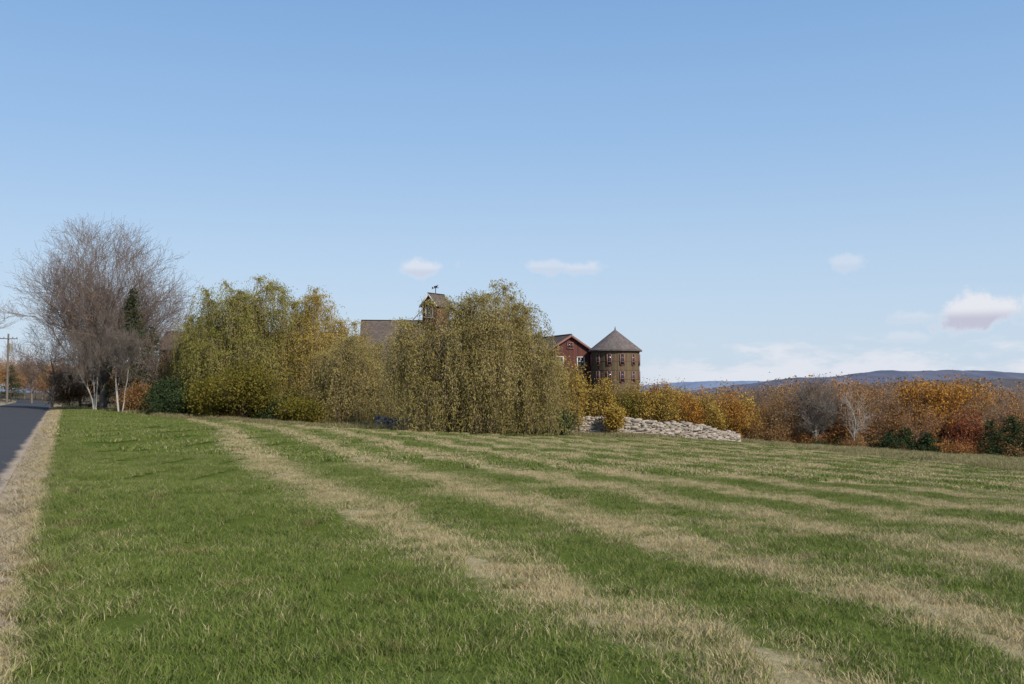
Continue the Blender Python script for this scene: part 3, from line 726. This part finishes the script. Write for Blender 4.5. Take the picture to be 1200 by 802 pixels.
scatter('autumn_tree_line', pts, rng.uniform(0, 6.28, len(pts)), sc, var)
pts = []; sc = []
for u, d in [(900, 122), (955, 112), (968, 124), (1015, 120), (1150, 114), (1180, 120), (1040, 121)]:
    x, y = W(u, d); z = H1(x, y); pts.append((x, y, z-0.1)); sc.append((zpix(linetop(u)-2, d)-z)/12.5)
scatter('bare_tree_line', pts, rng.uniform(0, 6.28, len(pts)), sc, bareS)
sv = [leafy('brush', 110+s, 3.0, 4.5, [lf_mixed, lf_dark, lf_rust, lf_mixed][s], nleaf=5, lsize=0.2, stems=4, levels=3, r0=0.05, kids=(1, 2), trunk=0.05) for s in range(4)]
pts = []; sc = []
for j in range(90):
    u = 830+(1400-830)*j/90+rng.normal()*4; d = rng.uniform(106, 114); x, y = W(u, d); z = H1(x, y); pts.append((x, y, z)); sc.append(rng.uniform(0.4, 0.95))
scatter('brush', pts, rng.uniform(0, 6.28, len(pts)), sc, sv)
def tall(nm, me_fn, u, vtop, d):
    x, y = W(u, d); return place(nm, me_fn(zpix(vtop, d)-H1(x, y)), x, y)
tall('orange_maple_tree', lambda h: leafy2('o', 121, h, 7.6, lf_orange, nleaf=8, lsize=0.26, nlimb=30, spread=0.35), 1090, 445, 113)
tall('orange_maple_tree', lambda h: leafy2('o', 122, h, 5.6, lf_orange, nleaf=7, lsize=0.25, spread=0.35), 1124, 449, 115)
tall('orange_maple_tree', lambda h: leafy2('o', 124, h, 5.0, lf_rust, nleaf=6, lsize=0.24), 985, 462, 111)
tall('red_maple_tree', lambda h: leafy2('o', 123, h, 3.2, lf_red, nleaf=5, lsize=0.2), 1128, 482, 108)
tall('yellow_maple_tree', lambda h: leafy2('o', 125, h, 5.0, lf_yellow, nleaf=4, lsize=0.22), 868, 466, 111)
for u, v, d, r_ in [(1185, 488, 106, 2.6), (1160, 494, 106, 2.6), (1060, 502, 107, 2.4), (1085, 508, 106, 2.0), (1040, 508, 107, 1.8), (1143, 447, 122, 2.6), (1210, 490, 106, 2.8)]:
    tall('pine_tree', lambda h, u=u, r_=r_: conifer('pine', int(u), h, r_, lf_dark, 200, 30, irr=0.4, pw=0.45), u, v, d)
tall('birch_tree', lambda h: combine('b', crown_tree(131, h, 3.5, nlimb=10, sub=1, r0=0.13)[0], bark_white, twigmat=bark_white, bigr=0.03), 1000, 454, 108)
tall('birch_tree', lambda h: combine('b', crown_tree(132, h, 5.5, nlimb=18, sub=2, r0=0.13, minr=0.012)[0], bark_white, twigmat=bark_grey, bigr=0.03), 955, 444, 109)

pts = []; sc = []
for j in range(46):
    u = -160+j*7.5+rng.normal()*3; d = rng.uniform(215, 260); x, y = W(u, d); z = H1(x, y); pts.append((x, y, z)); sc.append(rng.uniform(0.5, 0.9))
scatter('distant_trees', pts, rng.uniform(0, 6.28, len(pts)), sc, var)

ux, uy = W(9, 131); up = empty('utility_pole', ux, uy, H1(ux, uy), 0.35)
V_, F_ = tubes([(0, 0, -0.5, 0, 0, 9.0, 0.16, 0.11)], 10); link(bpy.data.objects.new('pole_shaft', mesh_np('pole', V_, F_, [m_pole])), up)
box('crossarm', up, (0, -0.13, 8.4), (2.2, 0.1, 0.12), m_pole)
for q in (-1, -0.5, 0.5, 1): box('insulator', up, (q, -0.13, 8.55), (0.08, 0.08, 0.16), m_glass)
V_, F_ = tubes([(0.3, 0, 6.8, 0.3, 0, 7.7, 0.22, 0.22)], 10); link(bpy.data.objects.new('transformer', mesh_np('tr', V_, F_, [m_found])), up)

# ------------------------------------------------------------ far hills
def hills(name, d, depth, prof_u, prof_v, a, b, seed, base=-60, nsc=0.012, ra=1.8):
    m, nt, out = newmat(name+'_hazed_forest'); nb = NB(nt); P = nb.pos()  # forest tones with bluish aerial haze baked into the base colours
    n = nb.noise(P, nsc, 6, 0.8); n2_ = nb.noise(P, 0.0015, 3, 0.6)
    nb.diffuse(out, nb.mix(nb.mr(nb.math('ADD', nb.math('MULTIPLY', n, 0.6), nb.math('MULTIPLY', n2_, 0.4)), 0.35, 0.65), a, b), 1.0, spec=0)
    us = np.linspace(-400, 1700, 700); ts = np.linspace(-1, 1, 25)
    v = np.interp(us, prof_u, prof_v)
    v = np.convolve(np.pad(v, 10, mode='edge'), np.ones(21)/21, 'valid')
    rough = np.array([mnoise.fractal(Vector((u*0.018, seed, 0)), 0.9, 2.0, 5) for u in us])*ra+np.array([mnoise.noise(Vector((u*0.6, seed, 3))) for u in us])*0.4
    top = CAMZ+(460-(v-rough))/1200*d
    V = []
    for t in ts:
        g = math.cos(t*math.pi/2)**0.8 if abs(t) < 1 else 0
        jit = np.array([mnoise.noise(Vector((u*0.03, t*3, seed))) for u in us])*d*0.003*(1-abs(t))*abs(t)*4
        V.append(np.stack([(us-600)/1200*d, np.full(len(us), d+t*depth), base+(top-base)*g+jit], 1))
    V = np.concatenate(V); nx = len(us); i = np.arange(nx-1)[None, :]+np.arange(len(ts)-1)[:, None]*nx
    F = np.stack([i, i+1, i+nx+1, i+nx], -1).reshape(-1, 4)
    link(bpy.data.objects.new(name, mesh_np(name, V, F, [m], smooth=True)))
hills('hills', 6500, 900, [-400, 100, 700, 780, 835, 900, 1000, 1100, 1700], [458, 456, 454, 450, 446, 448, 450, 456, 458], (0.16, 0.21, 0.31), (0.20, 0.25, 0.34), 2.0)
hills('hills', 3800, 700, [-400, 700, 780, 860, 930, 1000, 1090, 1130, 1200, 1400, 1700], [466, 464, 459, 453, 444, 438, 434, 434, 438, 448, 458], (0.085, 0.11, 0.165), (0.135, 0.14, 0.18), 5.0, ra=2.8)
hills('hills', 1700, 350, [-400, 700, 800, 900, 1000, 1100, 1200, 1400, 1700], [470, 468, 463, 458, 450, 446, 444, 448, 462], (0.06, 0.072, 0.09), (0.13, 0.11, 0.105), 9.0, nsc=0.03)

# ------------------------------------------------------------ world & sun
SUN_EL, SUN_AZ = 38, 140
w = bpy.data.worlds.new('World'); scene.world = w; w.use_nodes = True
nt = w.node_tree; nb = NB(nt); bg = nt.nodes['Background']
sky = nt.nodes.new('ShaderNodeTexSky'); sky.sky_type = 'NISHITA'; sky.sun_disc = False
sky.sun_elevation = math.radians(SUN_EL); sky.sun_rotation = math.radians(SUN_AZ)
sky.air_density = 1.0; sky.dust_density = 1.2; sky.ozone_density = 1.5; sky.altitude = 100
g = nt.nodes.new('ShaderNodeTexCoord').outputs['Generated']
x, y, z = nb.sep(g)
az = nb.math('ARCTAN2', x, y); el = nb.math('ARCSINE', z)
dn = nb.noise(g, 30, 5, 0.62)
dn2 = nb.noise(nb.comb(nb.math('MULTIPLY', az, 1.0), 0.0, nb.math('MULTIPLY', el, 3.2)), 13, 5, 0.62)
mask = None; lowm = None
for (u, v, hw, hh_, dens) in [(497, 314, 38, 15, .65), (642, 312, 32, 10, .45), (684, 314, 30, 12, .55), (1150, 364, 58, 27, 1.0), (993, 308, 30, 13, .4), (1078, 371, 34, 10, .35), (1060, 396, 24, 8, .35), (945, 408, 26, 8, .35)]:
    a0 = math.atan((u-600)/1200); e0 = math.atan((460-v)/1200*math.cos(a0))
    da = nb.math('DIVIDE', nb.math('SUBTRACT', az, a0), hw/1200); de = nb.math('DIVIDE', nb.math('SUBTRACT', el, e0), hh_/1200)
    dist = nb.math('SQRT', nb.math('ADD', nb.math('MULTIPLY', da, da), nb.math('MULTIPLY', de, de)))
    dist = nb.math('ADD', dist, nb.math('MULTIPLY', nb.math('SUBTRACT', dn, 0.5), 2.8))
    mk = nb.math('MULTIPLY', nb.mr(dist, 1.0, 0.3), dens)
    lm_ = nb.mr(de, 0.15, -0.35)
    lowm = nb.math('MULTIPLY', lm_, mk) if lowm is None else nb.math('MAXIMUM', lowm, nb.math('MULTIPLY', lm_, mk))
    mask = mk if mask is None else nb.math('MAXIMUM', mask, mk)
bank = nb.math('MULTIPLY', nb.mr(el, 0.060, 0.040), nb.mr(az, 0.05, 0.2))
bank = nb.math('MULTIPLY', bank, nb.mr(nb.math('ADD', dn2, nb.mr(el, 0.06, 0.0, -0.12, 0.14)), 0.40, 0.60))
mask = nb.math('MAXIMUM', mask, nb.math('MULTIPLY', bank, 0.75))
grad = nb.ramp(nb.math('DIVIDE', nb.math('MAXIMUM', el, 0.0), 0.8), [(0.0, (0.62, 0.73, 0.86)), (0.14, (0.50, 0.66, 0.86)), (0.30, (0.33, 0.53, 0.82)), (0.50, (0.205, 0.40, 0.73)), (1.0, (0.10, 0.23, 0.52))])
sc_ = nb.N.new('ShaderNodeVectorMath'); sc_.operation = 'SCALE'; nb.L.new(grad, sc_.inputs[0]); sc_.inputs['Scale'].default_value = 1/0.13
skyc = nb.mix(0.85, sky.outputs[0], sc_.outputs[0])
cloudc = nb.mix(lowm, (6.1, 6.2, 6.7), (4.2, 4.3, 5.2))
nb.L.new(nb.mix(mask, skyc, cloudc), bg.inputs[0]); bg.inputs[1].default_value = 0.13
sd = bpy.data.lights.new('sun', 'SUN'); sd.energy = 5.0; sd.angle = math.radians(0.55); sd.color = (1.0, 0.94, 0.83)
so = link(bpy.data.objects.new('sun', sd))
e_, a_ = math.radians(SUN_EL), math.radians(SUN_AZ)
dirv = Vector((math.cos(e_)*math.sin(a_), math.cos(e_)*math.cos(a_), math.sin(e_)))
so.rotation_euler = dirv.to_track_quat('Z', 'Y').to_euler(); so.location = (30, -30, 60)

cam = bpy.data.cameras.new('camera'); co = link(bpy.data.objects.new('camera', cam))
cam.lens = 36; cam.sensor_width = 36; cam.clip_end = 20000; cam.clip_start = 0.1
co.location = (0, 0, CAMZ); co.rotation_euler = (math.radians(90)+math.atan(59/1200), 0, 0)
scene.camera = co
